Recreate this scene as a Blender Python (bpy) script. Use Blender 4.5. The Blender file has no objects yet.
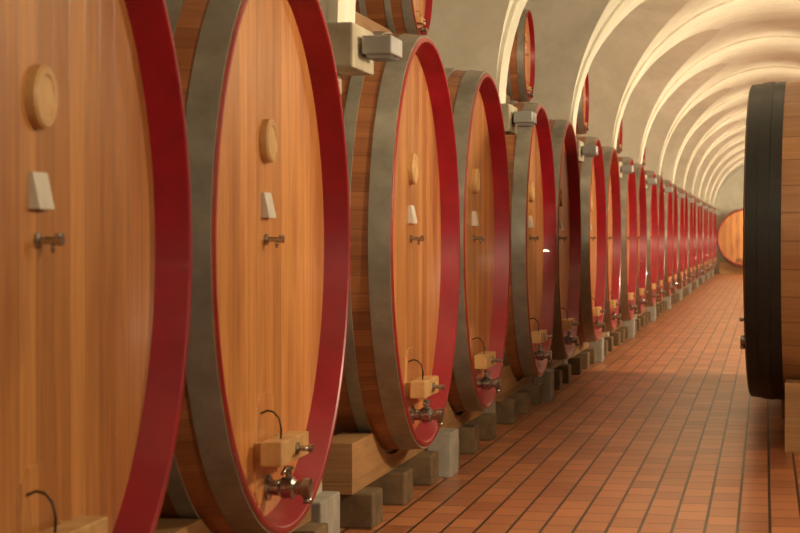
import bpy, bmesh, math
from mathutils import Vector, Matrix, Quaternion
sc = bpy.context.scene
try:
    sc.view_settings.view_transform = 'Standard'
    sc.view_settings.look = 'None'
except Exception: pass

# ---------------------------------------------------------------- materials
class NT:
    def __init__(s, name):
        s.m = bpy.data.materials.new(name); s.m.use_nodes = True
        s.t = s.m.node_tree; s.b = s.t.nodes['Principled BSDF']
    def n(s, typ, **kw):
        nd = s.t.nodes.new(typ)
        for k, v in kw.items():
            if k.startswith('i_'):
                key = k[2:]; key = int(key) if key.isdigit() else key
                if isinstance(v, bpy.types.NodeSocket): s.t.links.new(v, nd.inputs[key])
                else: nd.inputs[key].default_value = v
            else: setattr(nd, k, v)
        return nd
    def math(s, op, a, b=0.0):
        return s.n('ShaderNodeMath', operation=op, i_0=a, i_1=b).outputs[0]
    def mix(s, fac, a, b, mode='MIX'):
        nd = s.n('ShaderNodeMix', data_type='RGBA', blend_type=mode)
        for i, v in ((0, fac), (6, a), (7, b)):
            if isinstance(v, bpy.types.NodeSocket): s.t.links.new(v, nd.inputs[i])
            else: nd.inputs[i].default_value = v if i == 0 else (*v, 1)
        return nd.outputs[2]
    def set(s, **kw):
        for k, v in kw.items():
            k = k.replace('_', ' ')
            if isinstance(v, bpy.types.NodeSocket): s.t.links.new(v, s.b.inputs[k])
            else: s.b.inputs[k].default_value = (*v, 1) if isinstance(v, tuple) and len(v) == 3 else v
    def bump(s, h, strength=.3, dist=.01):
        bp = s.n('ShaderNodeBump', i_Strength=strength, i_Distance=dist, i_Height=h)
        s.t.links.new(bp.outputs[0], s.b.inputs['Normal'])

def wood(name, mode, light, dark, w=.12, rough=.38, grain=1.0, coat=.2, seam=.45):
    N = NT(name)
    co = N.n('ShaderNodeTexCoord').outputs['Object']
    sep = N.n('ShaderNodeSeparateXYZ', i_0=co)
    X, Y, Z = sep.outputs
    if mode == 'head':   u, v = N.math('DIVIDE', Y, w), Z
    elif mode == 'stave':
        ang = N.math('ARCTAN2', Z, Y); u = N.math('MULTIPLY', ang, 1.2 / w); v = X
    elif mode == 'x': u, v = N.math('DIVIDE', Z, w), X
    else: u, v = N.math('DIVIDE', Z, w), Y
    ri = N.n('ShaderNodeObjectInfo').outputs['Random']
    rr = N.math('MULTIPLY', ri, 37.0)
    idx = N.math('ADD', N.math('FLOOR', u), N.math('FLOOR', rr))
    wn = N.n('ShaderNodeTexWhiteNoise', noise_dimensions='1D', i_W=idx).outputs['Value']
    cv = N.n('ShaderNodeCombineXYZ', i_0=N.math('MULTIPLY', u, 2.2), i_1=N.math('MULTIPLY', v, .7), i_2=N.math('ADD', rr, N.math('MULTIPLY', wn, 9.0))).outputs[0]
    n1 = N.n('ShaderNodeTexNoise', i_Vector=cv, i_Scale=2.2, i_Detail=6.0, i_Roughness=.6, i_Distortion=.7).outputs[0]
    n1 = N.n('ShaderNodeMapRange', i_0=n1, i_1=.25, i_2=.75).outputs[0]
    cv2 = N.n('ShaderNodeCombineXYZ', i_0=N.math('MULTIPLY', u, 9), i_1=N.math('MULTIPLY', v, .9), i_2=rr).outputs[0]
    n2 = N.n('ShaderNodeTexNoise', i_Vector=cv2, i_Scale=2.0, i_Detail=5.0, i_Roughness=.6).outputs[0]
    n2 = N.n('ShaderNodeMapRange', i_0=n2, i_1=.25, i_2=.75).outputs[0]
    f = N.math('ADD', N.math('MULTIPLY', n1, .42 * grain), N.math('MULTIPLY', wn, .42))
    f = N.math('ADD', f, N.math('MULTIPLY', n2, .36 * grain))
    cr = N.n('ShaderNodeMapRange', i_0=f, i_1=0.12, i_2=1.15).outputs[0]
    col = N.mix(cr, light, dark)
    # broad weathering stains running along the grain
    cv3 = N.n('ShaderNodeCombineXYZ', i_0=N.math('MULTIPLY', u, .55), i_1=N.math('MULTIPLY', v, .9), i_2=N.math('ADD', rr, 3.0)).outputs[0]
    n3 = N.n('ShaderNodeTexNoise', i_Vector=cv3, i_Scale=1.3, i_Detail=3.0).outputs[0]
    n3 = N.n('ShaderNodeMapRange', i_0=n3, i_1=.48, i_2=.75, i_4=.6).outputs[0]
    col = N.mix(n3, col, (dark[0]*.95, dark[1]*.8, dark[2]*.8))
    fr = N.math('FRACT', u); ed = N.math('ABSOLUTE', N.math('SUBTRACT', fr, .5))
    line = N.n('ShaderNodeMapRange', i_0=ed, i_1=.475, i_2=.5).outputs[0]
    col = N.mix(N.math('MULTIPLY', line, seam), col, (dark[0]*.25, dark[1]*.2, dark[2]*.2))
    tint = N.n('ShaderNodeMapRange', i_0=ri, i_3=.82, i_4=1.12).outputs[0]
    hsv = N.n('ShaderNodeHueSaturation', i_Value=tint, i_Color=col).outputs[0]
    N.set(Base_Color=hsv, Roughness=N.n('ShaderNodeMapRange', i_0=n1, i_3=rough-.06, i_4=rough+.1).outputs[0], Coat_Weight=coat, Coat_Roughness=.22)
    N.bump(N.math('SUBTRACT', N.math('MULTIPLY', n2, .12), line), .25, .006)
    return N.m

def simple(name, c1, c2, rough=.5, metal=0.0, scale=6.0, bump=.1, coat=0.0, detail=5):
    N = NT(name)
    co = N.n('ShaderNodeTexCoord').outputs['Object']
    n = N.n('ShaderNodeTexNoise', i_Vector=co, i_Scale=scale, i_Detail=float(detail), i_Roughness=.6).outputs[0]
    f = N.n('ShaderNodeMapRange', i_0=n, i_1=.3, i_2=.7).outputs[0]
    N.set(Base_Color=N.mix(f, c1, c2), Metallic=metal, Coat_Weight=coat,
          Roughness=N.n('ShaderNodeMapRange', i_0=n, i_3=rough-.06, i_4=rough+.1).outputs[0])
    if bump: N.bump(n, bump, .01)
    return N.m

M = {}
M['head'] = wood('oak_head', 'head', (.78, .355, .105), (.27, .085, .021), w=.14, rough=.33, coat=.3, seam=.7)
M['stave'] = wood('oak_staves', 'stave', (.48, .18, .06), (.16, .048, .018), w=.1, seam=.9)
M['stave2'] = wood('oak_staves_brown', 'stave', (.52, .27, .11), (.26, .11, .045), w=.2, seam=.9)
M['beam'] = wood('timber_beam', 'y', (.46, .25, .095), (.18, .085, .033), w=.25, rough=.6, coat=0, seam=.1)
M['lt'] = simple('pale_oak', (.62, .37, .15), (.42, .23, .085), .5, scale=9)
M['red'] = simple('red_lacquer', (.34, .007, .018), (.21, .004, .011), .33, scale=4, bump=.03, coat=.2)
M['hoop'] = simple('galvanised_hoop', (.42, .395, .335), (.23, .215, .18), .34, metal=.5, scale=4, bump=.05)
M['steel'] = simple('steel_fitting', (.5, .47, .42), (.3, .28, .24), .25, metal=.95, scale=20, bump=.02)
M['iron'] = simple('black_iron', (.03, .028, .025), (.015, .014, .012), .45, metal=.5)
M['black'] = simple('black_paint', (.008, .011, .011), (.014, .017, .017), .36, scale=10)
M['label'] = simple('label_card', (.60, .55, .47), (.50, .45, .37), .6, scale=12)
M['conc'] = simple('sleeper_block', (.21, .13, .06), (.08, .052, .026), .8, scale=6, bump=.3)
M['concg'] = simple('grey_concrete', (.38, .34, .28), (.22, .20, .16), .85, scale=6, bump=.3)
M['stone'] = simple('corbel_stone', (.50, .44, .32), (.34, .29, .21), .85, scale=5, bump=.3)
M['lampg'] = simple('lamp_housing', (.42, .42, .40), (.35, .35, .34), .4, metal=.3)

def plaster():
    N = NT('cream_plaster')
    co = N.n('ShaderNodeTexCoord').outputs['Object']
    n1 = N.n('ShaderNodeTexNoise', i_Vector=co, i_Scale=.55, i_Detail=8.0, i_Roughness=.65, i_Distortion=.5).outputs[0]
    n2 = N.n('ShaderNodeTexNoise', i_Vector=co, i_Scale=4.0, i_Detail=8.0, i_Roughness=.7).outputs[0]
    f1 = N.n('ShaderNodeMapRange', i_0=n1, i_1=.38, i_2=.68).outputs[0]
    f2 = N.n('ShaderNodeMapRange', i_0=n2, i_1=.45, i_2=.75).outputs[0]
    c = N.mix(f1, (.82, .79, .67), (.62, .59, .48))
    c = N.mix(N.math('MULTIPLY', f2, .4), c, (.50, .465, .37))
    N.set(Base_Color=c, Roughness=.85)
    N.bump(n2, .25, .02)
    return N.m
M['plaster'] = plaster()

def tiles():
    N = NT('terracotta_tiles')
    co = N.n('ShaderNodeTexCoord').outputs['Object']
    sep = N.n('ShaderNodeSeparateXYZ', i_0=co)
    v = N.n('ShaderNodeCombineXYZ', i_0=sep.outputs[1], i_1=sep.outputs[0]).outputs[0]
    br = N.n('ShaderNodeTexBrick', i_Vector=v, i_Scale=1.0)
    br.inputs['Color1'].default_value = (.54, .20, .078, 1)
    br.inputs['Color2'].default_value = (.30, .092, .036, 1)
    br.inputs['Mortar'].default_value = (.035, .016, .009, 1)
    br.inputs['Mortar Size'].default_value = .009
    br.inputs['Mortar Smooth'].default_value = .15
    br.inputs['Bias'].default_value = 0.0
    br.inputs['Brick Width'].default_value = .34
    br.inputs['Row Height'].default_value = .17
    n = N.n('ShaderNodeTexNoise', i_Vector=co, i_Scale=.9, i_Detail=3.0, i_Roughness=.5).outputs[0]
    f = N.n('ShaderNodeMapRange', i_0=n, i_1=.35, i_2=.7, i_3=0.0, i_4=.35).outputs[0]
    c = N.mix(f, br.outputs[0], (.46, .20, .085))
    c = N.mix(br.outputs['Fac'], c, (.035, .016, .009))
    N.set(Base_Color=c, Roughness=N.n('ShaderNodeMapRange', i_0=n, i_1=.3, i_2=.7, i_3=.30, i_4=.37).outputs[0])
    N.bump(N.math('SUBTRACT', 0.0, br.outputs['Fac']), .4, .004)
    return N.m
M['tiles'] = tiles()

# ---------------------------------------------------------------- mesh helper
class MB:
    def __init__(s): s.v = []; s.f = []; s.fm = []; s.sm = []; s.mats = []
    def mi(s, m):
        if m not in s.mats: s.mats.append(m)
        return s.mats.index(m)
    def face(s, idx, m, smooth=False):
        s.f.append(idx); s.fm.append(s.mi(m)); s.sm.append(smooth)
    def add(s, verts, faces, m, smooth=False):
        o = len(s.v); s.v += [tuple(p) for p in verts]
        for f in faces: s.face([i + o for i in f], m, smooth)
    def box(s, c, d, m, bev=.0, rot=None):
        bm = bmesh.new(); bmesh.ops.create_cube(bm, size=1)
        for v in bm.verts: v.co = Vector((v.co.x*d[0], v.co.y*d[1], v.co.z*d[2]))
        if bev: bmesh.ops.bevel(bm, geom=bm.edges[:], offset=bev, segments=2, affect='EDGES', profile=.6)
        if rot is not None: bmesh.ops.transform(bm, matrix=rot, verts=bm.verts)
        bmesh.ops.translate(bm, vec=Vector(c), verts=bm.verts)
        bm.verts.index_update()
        s.add([v.co[:] for v in bm.verts], [[v.index for v in f.verts] for f in bm.faces], m); bm.free()
    def rev(s, prof, m, seg=128, axis='x', c=(0, 0, 0), smooth=True, cap0=False, cap1=False):
        o = len(s.v)
        for t, r in prof:
            for i in range(seg):
                a = 2*math.pi*i/seg; p, q = r*math.cos(a), r*math.sin(a)
                if axis == 'x': P = (c[0]+t, c[1]+p, c[2]+q)
                elif axis == 'y': P = (c[0]+q, c[1]+t, c[2]+p)
                else: P = (c[0]+p, c[1]+q, c[2]+t)
                s.v.append(P)
        for k in range(len(prof)-1):
            for i in range(seg):
                j = (i+1) % seg
                s.face([o+k*seg+i, o+k*seg+j, o+(k+1)*seg+j, o+(k+1)*seg+i], m, smooth)
        if cap0: s.face([o+i for i in range(seg)], m)
        if cap1: s.face([o+(len(prof)-1)*seg+i for i in range(seg)], m)
    def tube(s, pts, r, m, seg=8):
        pts = [Vector(p) for p in pts]; o = len(s.v); n = len(pts)
        for i, p in enumerate(pts):
            t = (pts[min(i+1, n-1)] - pts[max(i-1, 0)]).normalized()
            a = t.cross(Vector((0, 0, 1)));
            if a.length < .1: a = t.cross(Vector((0, 1, 0)))
            a.normalize(); b = t.cross(a)
            for k in range(seg):
                g = 2*math.pi*k/seg; s.v.append(tuple(p + r*(math.cos(g)*a + math.sin(g)*b)))
        for i in range(n-1):
            for k in range(seg):
                l = (k+1) % seg
                s.face([o+i*seg+k, o+i*seg+l, o+(i+1)*seg+l, o+(i+1)*seg+k], m, True)
        s.face([o+k for k in range(seg)], m); s.face([o+(n-1)*seg+k for k in range(seg)], m)
    def mesh(s, name):
        me = bpy.data.meshes.new(name); me.from_pydata(s.v, [], s.f)
        for m in s.mats: me.materials.append(M[m])
        me.polygons.foreach_set('material_index', s.fm)
        me.polygons.foreach_set('use_smooth', s.sm)
        me.update()
        bm = bmesh.new(); bm.from_mesh(me); bmesh.ops.recalc_face_normals(bm, faces=bm.faces); bm.to_mesh(me); bm.free()
        return me
def obj(name, me, loc=(0, 0, 0), rz=0.0, parent=None):
    o = bpy.data.objects.new(name, me); sc.collection.objects.link(o)
    o.location = loc; o.rotation_euler = (0, 0, rz)
    if parent: o.parent = parent
    return o

# ---------------------------------------------------------------- barrel (axis X, front rim at x=0 facing +X, centre z=0)
def barrel(name, Re, Rb, L, rim, hoop, stave, hoops, s=1.0, chime='red', fz=0.0):
    b = MB(); seg = 160 if s > .8 else 96
    rad = lambda x: Re + (Rb-Re)*(1-((x+L/2)/(L/2))**2)
    rec = .11*s; th = .032*s
    n = 28
    b.rev([(-L*i/n, rad(-L*i/n)) for i in range(n+1)], stave, seg)
    b.rev([(0, Re), (.006*s, Re-.008*s), (.006*s, Re-th+.006*s), (0, Re-th)], chime, seg, smooth=False)
    b.rev([(0, Re-th), (-rec, Re-th-.03*s)], chime, seg, smooth=True)
    ri = Re-th-.03*s
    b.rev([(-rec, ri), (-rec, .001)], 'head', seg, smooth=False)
    b.rev([(-L, Re), (-L, Re-th), (-L+rec, Re-th-.03*s)], chime, seg, smooth=False)
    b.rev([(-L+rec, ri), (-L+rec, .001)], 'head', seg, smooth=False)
    for j, (a, w, mt) in enumerate(hoops):
        t = (.009 if mt != 'black' or j % 2 == 0 else .016)*s; x0, x1 = -a, -a-w
        xm = (x0+x1)/2
        b.rev([(x0, rad(x0)-.002), (x0, rad(x0)+t)], mt, seg, smooth=False)
        b.rev([(x0, rad(x0)+t), (xm, rad(xm)+t), (x1, rad(x1)+t)], mt, seg, smooth=True)
        b.rev([(x1, rad(x1)+t), (x1, rad(x1)-.002)], mt, seg, smooth=False)
    X = -rec
    # medallion
    b.rev([(0, .092*s), (.028*s, .092*s), (.036*s, .084*s), (.036*s, .066*s), (.031*s, .06*s)], 'lt', 36, c=(X, 0, .43*s), cap1=True, smooth=False)
    # label wedge
    y, z0, z1 = .06*s, .11*s, .215*s
    vs = [(X, -y, z1), (X, y, z1), (X, -y, z0), (X, y, z0), (X+.012*s, -y, z1), (X+.012*s, y, z1), (X+.034*s, -y, z0), (X+.034*s, y, z0)]
    b.add(vs, [(0, 1, 5, 4), (4, 5, 7, 6), (2, 6, 7, 3), (0, 4, 6, 2), (1, 3, 7, 5)], 'label')
    # sampling tap
    z = .02*s
    b.rev([(0, .024*s), (.01*s, .024*s), (.012*s, .011*s), (.06*s, .011*s), (.062*s, .016*s), (.08*s, .016*s)], 'steel', 16, c=(X, 0, z), cap1=True, smooth=False)
    b.tube([(X+.05*s, 0, z), (X+.05*s, 0, z-.035*s)], .007*s, 'steel')
    b.tube([(X+.07*s, -.025*s, z+.015*s), (X+.07*s, .025*s, z+.015*s)], .006*s, 'steel')
    F = fz
    # manway door: trapezoid board, slightly proud
    z0, z1 = -1.07*s+F, -.62*s+F; w0, w1, t = .2*s, .15*s, .007*s
    if F: z0 = -.98
    pts = [(-w0, z0+.06*s), (-w0*.7, z0), (w0*.7, z0), (w0, z0+.06*s), (w1, z1-.05*s), (w1*.6, z1), (-w1*.6, z1), (-w1, z1-.05*s)]
    vs = [(X, p[0], p[1]) for p in pts] + [(X+t, p[0]*.97, p[1]) for p in pts]
    k = len(pts)
    b.add(vs, [[i, (i+1) % k, k+(i+1) % k, k+i] for i in range(k)] + [list(range(k, 2*k))], 'head')
    # cross bar + clamp screw
    zb = -.85*s+F
    b.box((X+.085*s, 0, zb), (.09*s, .5*s, .1*s), 'lt', .008*s)
    b.box((X+.03*s, .17*s, zb), (.06*s, .05*s, .08*s), 'lt')
    b.box((X+.03*s, -.17*s, zb), (.06*s, .05*s, .08*s), 'lt')
    b.rev([(.1*s, .026*s), (.14*s, .026*s), (.142*s, .012*s), (.18*s, .012*s), (.182*s, .017*s), (.2*s, .017*s)], 'steel', 14, c=(X, .02*s, zb), cap1=True, smooth=False)
    b.tube([(X+.175*s, -.04*s, zb), (X+.175*s, .08*s, zb)], .008*s, 'steel')
    # iron hook
    hp = [(.09, -.81), (.093, -.76), (.083, -.715), (.06, -.69), (.035, -.685), (0, -.70)]
    b.tube([(X+p*s, -.1*s, q*s+F) for p, q in hp], .0042*s, 'iron')
    # drain valve
    zc = -1.015*s+F
    b.rev([(0, .055*s), (.02*s, .055*s), (.022*s, .033*s), (.06*s, .033*s), (.075*s, .046*s), (.12*s, .046*s), (.135*s, .03*s), (.16*s, .03*s), (.162*s, .043*s), (.195*s, .043*s), (.197*s, .028*s)], 'steel', 24, c=(X, 0, zc), cap1=True, smooth=False)
    b.rev([(.04*s, .014*s), (.075*s, .014*s), (.077*s, .022*s), (.09*s, .022*s)], 'steel', 12, 'z', c=(X+.1*s, 0, zc), cap1=True, smooth=False)
    b.tube([(X+.1*s, 0, zc+.08*s), (X+.1*s, -.06*s, zc+.085*s), (X+.1*s, -.11*s, zc+.07*s)], .008*s, 'steel')
    b.tube([(X+.18*s, 0, zc-.04*s), (X+.18*s, 0, zc-.065*s)], .018*s, 'steel')
    return b.mesh(name)

LB = 2.2
big = barrel('wine_barrel_mesh', 1.195, 1.265, LB, 'red', 'hoop', 'stave',
             [(.006, .115, 'hoop'), (.22, .07, 'hoop'), (.41, .07, 'hoop'), (.72, .07, 'hoop'), (1.41, .07, 'hoop'), (1.72, .07, 'hoop'), (1.91, .07, 'hoop'), (2.079, .115, 'hoop')])
small = barrel('small_barrel_mesh', .43, .465, 1.0, 'red', 'hoop', 'stave',
               [(.01, .06, 'hoop'), (.14, .04, 'hoop'), (.3, .04, 'hoop'), (.66, .04, 'hoop'), (.82, .04, 'hoop'), (.93, .06, 'hoop')], s=.37)
blackb = barrel('black_hooped_mesh', 1.195, 1.25, LB, 'black', 'black', 'stave2',
                [(.006, .085, 'black'), (.092, .085, 'black'), (.178, .085, 'black'), (.62, .08, 'black'), (1.50, .08, 'black'), (1.93, .085, 'black'), (2.02, .085, 'black'), (2.108, .085, 'black')], chime='black', fz=.24)

X0 = -1.94; ZC = 1.52; P = 6.055
pairs = [(2.05-2.585, 2.05)] + [((5.44 if k == 0 else 5.515+P*k), 8.10+P*k) for k in range(13)]
def cradle_part(b, centres, R, zc, x0, x1, zb, zt, ext, m='beam'):
    top = []
    centres = sorted(centres)
    dz = zc-zt; A = math.acos(dz/R)
    top.append((centres[0]-ext, zt))
    for c in centres:
        for i in range(17):
            a = -A+2*A*i/16; top.append((c+R*math.sin(a), zc-R*math.cos(a)))
    top.append((centres[-1]+ext, zt))
    o = len(b.v); n = len(top)
    for x in (x0, x1):
        for y, z in top: b.v.append((x, y, z))
        for y, z in top: b.v.append((x, y, zb))
    for i in range(n-1):
        b.face([o+i, o+i+1, o+n+i+1, o+n+i], m)
        b.face([o+2*n+i, o+2*n+i+1, o+3*n+i+1, o+3*n+i], m)
        b.face([o+i, o+i+1, o+2*n+i+1, o+2*n+i], m)
        b.face([o+n+i, o+n+i+1, o+3*n+i+1, o+3*n+i], m)
    for i in (0, n-1): b.face([o+i, o+n+i, o+3*n+i, o+2*n+i], m)

for k, (ya, yb) in enumerate(pairs):
    for y in (ya, yb): obj('wine_barrel', big, (X0, y, ZC))
    ym = (ya+yb)/2
    b = MB()
    d = (yb-ya)/2
    cradle_part(b, [-d, d], 1.243, ZC, -.20, -.38, .19, .46, 1.25)
    cradle_part(b, [-d, d], 1.243, ZC, -1.82, -2.0, .19, .46, 1.25)
    for yy in (-d-1.05, -d-.1, -d+.85, d-.85, d+.1, d+1.05):
        b.box((-1.1, yy, .095), (2.0, .28, .19), 'conc', .012)
    b.box((-.12, -.02, .145), (.16, .34, .29), 'concg', .012)
    obj('barrel_cradle', b.mesh('barrel_cradle'), (X0, ym, 0))
    if k > 0:
        obj('small_wine_barrel', small, (-2.2, ym, 3.272))
        b = MB()
        for x in (-.16, -.78):
            cradle_part(b, [0], .467, 3.272, x, x-.09, 2.795, 2.87, 1.40)
        obj('upper_barrel_cradle', b.mesh('upper_barrel_cradle'), (-2.2, ym, 0))

# end barrel facing the camera
obj('wine_barrel', big, (-.77, 84.3, ZC), -math.pi/2)
def solo(x=.20):
    b = MB()
    cradle_part(b, [0], 1.243, ZC, -x, -x-.2, .0, .50, 1.1)
    cradle_part(b, [0], 1.243, ZC, -1.82, -2.0, .0, .50, 1.1)
    return b.mesh('solo_cradle')
obj('barrel_cradle', solo(), (-.77, 84.3, 0), -math.pi/2)
sm_ = solo(.29)
for i in range(3):
    y = 15.75 + i*2.7
    r = math.pi-math.radians(2.4)
    obj('black_hooped_barrel', blackb, (-.10, y, ZC), r)
    obj('barrel_cradle', sm_, (-.10, y, 0), r)

# ---------------------------------------------------------------- room
XC = .2; R = 2.3; ZS = 2.6; PY = P; HS = .20; B = 2.12; WL = XC-4.7; WR = XC+4.7
PILL = [9.84+PY*k for k in range(-3, 14)]
Y0, Y1 = PILL[0], PILL[-1]
b = MB()
hp = PY/2; A = hp-HS; NP = 56
for k in range(len(PILL)-1):
    yc = (PILL[k]+PILL[k+1])/2
    for s in (-1, 1):
        rows = []
        for i in range(NP+1):
            ph = math.pi*i/NP; h = R*math.sin(ph)
            yg = A*math.sqrt(1-(h/B)**2) if h < B else 0
            rows.append([(XC-R*math.cos(ph), yc+s*(yg+(hp-yg)*j/4), ZS+h) for j in range(5)])
        vs = [p for r_ in rows for p in r_]
        b.add(vs, [(i*5+j, i*5+j+1, (i+1)*5+j+1, (i+1)*5+j) for i in range(NP) for j in range(4)], 'plaster', True)
        rows = []
        for i in range(NP+1):
            ps = math.pi*i/NP; h = B*math.sin(ps); y = yc-A*math.cos(ps)
            xg = math.sqrt(R*R-h*h)
            xa = XC+s*xg; xw = XC+s*4.7
            rows.append([(xa+(xw-xa)*j/4, y, ZS+h) for j in range(5)])
        vs = [p for r_ in rows for p in r_]
        b.add(vs, [(i*5+j, i*5+j+1, (i+1)*5+j+1, (i+1)*5+j) for i in range(NP) for j in range(4)], 'plaster', True)
        for q in (-1, 1):
            ya, yb = yc+q*A, yc+q*hp
            b.add([(XC+s*R, ya, ZS), (XC+s*4.7, ya, ZS), (XC+s*4.7, yb, ZS), (XC+s*R, yb, ZS)], [(0, 1, 2, 3)], 'plaster')
# ribs
for yp in PILL:
    n = 48; ri, ro, w = R-.03, R+.02, .21
    for (ra, rb, wa, wb) in ((ro, ri, -w, -w), (ri, ri, -w, w), (ri, ro, w, w)):
        o = len(b.v)
        for i in range(n+1):
            a = math.pi*i/n; c_, s_ = math.cos(a), math.sin(a)
            b.v += [(XC-ra*c_, yp+wa, ZS+ra*s_), (XC-rb*c_, yp+wb, ZS+rb*s_)]
        for i in range(n):
            b.face([o+i*2, o+i*2+1, o+i*2+3, o+i*2+2], 'plaster', True)
obj('ceiling', b.mesh('ceiling'))

def plane(name, c, d, m):
    b = MB(); b.box((0, 0, 0), d, m); return obj(name, b.mesh(name), c)
H = 5.3
LEN = Y1-Y0
plane('floor', (XC, (Y0+Y1)/2, -.05), (9.8, LEN+.4, .1), 'tiles')
plane('wall_left', (WL-.1, (Y0+Y1)/2, H/2), (.2, LEN+.4, H), 'plaster')
plane('wall_right', (WR+.1, (Y0+Y1)/2, H/2), (.2, LEN+.4, H), 'plaster')
plane('wall_far', (XC, Y1-.02, H/2), (9.4, .2, H), 'plaster')
plane('wall_near', (XC, Y0+.02, H/2), (9.4, .2, H), 'plaster')

def pillar():
    b = MB()
    b.box((-.40, 0, 1.14), (.40, .42, 2.28), 'stone', .01)
    b.box((-.36, 0, .12), (.5, .46, .24), 'concg', .01)
    b.box((-.32, 0, 2.33), (.44, .46, .1), 'stone', .01)
    b.box((-.24, 0, 2.49), (.60, .54, .22), 'stone', .012)
    return b.mesh('stone_pillar')
pm = pillar()
def flood():
    b = MB()
    b.box((.075, 0, 0), (.15, .30, .09), 'lampg', .008)
    for i in range(5): b.box((.075, -.1+.05*i, -.052), (.12, .006, .025), 'lampg')
    b.box((-.01, 0, -.02), (.03, .08, .05), 'iron')
    return b.mesh('wall_floodlight')
fm = flood()
def area(name, parent, loc, dirv, sx, sy, W, col, spread=180):
    l = bpy.data.lights.new(name, 'AREA'); l.shape = 'RECTANGLE'; l.size = sx; l.size_y = sy
    l.energy = W; l.color = col; l.spread = math.radians(spread)
    o = bpy.data.objects.new(name, l); sc.collection.objects.link(o)
    o.parent = parent; o.location = loc
    o.rotation_euler = Vector(dirv).to_track_quat('-Z', 'Y').to_euler()
    return o
WARM = (1.0, .81, .54)
for i, yp in enumerate(PILL[1:-1]):
    obj('stone_pillar', pm, (-2.04, yp, 0))
    obj('stone_pillar', pm, (XC*2+2.04, yp, 0), math.pi)
    f = obj('wall_floodlight', fm, (-1.96, yp, 2.5))
    area('lamp', f, (.10, 0, .058), (1.8, 0, 1), .1, .26, 12, WARM, 75)
    f = obj('wall_floodlight', fm, (XC*2+1.96, yp, 2.5), math.pi)
    # right-hand floods are swivelled down the nave so they rake the webs of the vault
    area('lamp', f, (.10, 0, .058), (1.2, -1.4, .9), .1, .26, (30, 55)[i] if i < 2 else 100, WARM, 150)
# spots added out of view on the right-hand springing to light the casks
def spot():
    b = MB()
    b.box((0, 0, 0), (.16, .5, .2), 'lampg', .01)
    b.box((-.12, 0, 0), (.14, .06, .06), 'iron')
    return b.mesh('added_spotlight')
spm = spot()
for i, yp in enumerate(PILL[:-1]):
    o = obj('added_spotlight', spm, (XC*2+1.95-.1, yp+(.35 if i == 0 else 0), 3.0), math.pi)
    area('lamp', o, (.09, 0, 0), (1, -.2, -.25 if i < 5 else -.45), .45, .17, (10, 26, 95)[i] if i < 3 else 210 if i < 6 else 250, WARM, 155)

w = bpy.data.worlds.new('world'); sc.world = w; w.use_nodes = True
w.node_tree.nodes['Background'].inputs[0].default_value = (1, .9, .75, 1)
w.node_tree.nodes['Background'].inputs[1].default_value = .1

# ---------------------------------------------------------------- camera
cam = bpy.data.cameras.new('camera'); co = bpy.data.objects.new('camera', cam); sc.collection.objects.link(co)
cam.lens = 90; cam.sensor_width = 36; cam.clip_end = 300; cam.clip_start = .05
co.location = (0, 0, 1.55)
co.rotation_euler = (math.radians(90-.845), 0, math.atan(365/2000))
cam.dof.use_dof = True; cam.dof.focus_distance = 13.0; cam.dof.aperture_fstop = 5.6
sc.camera = co
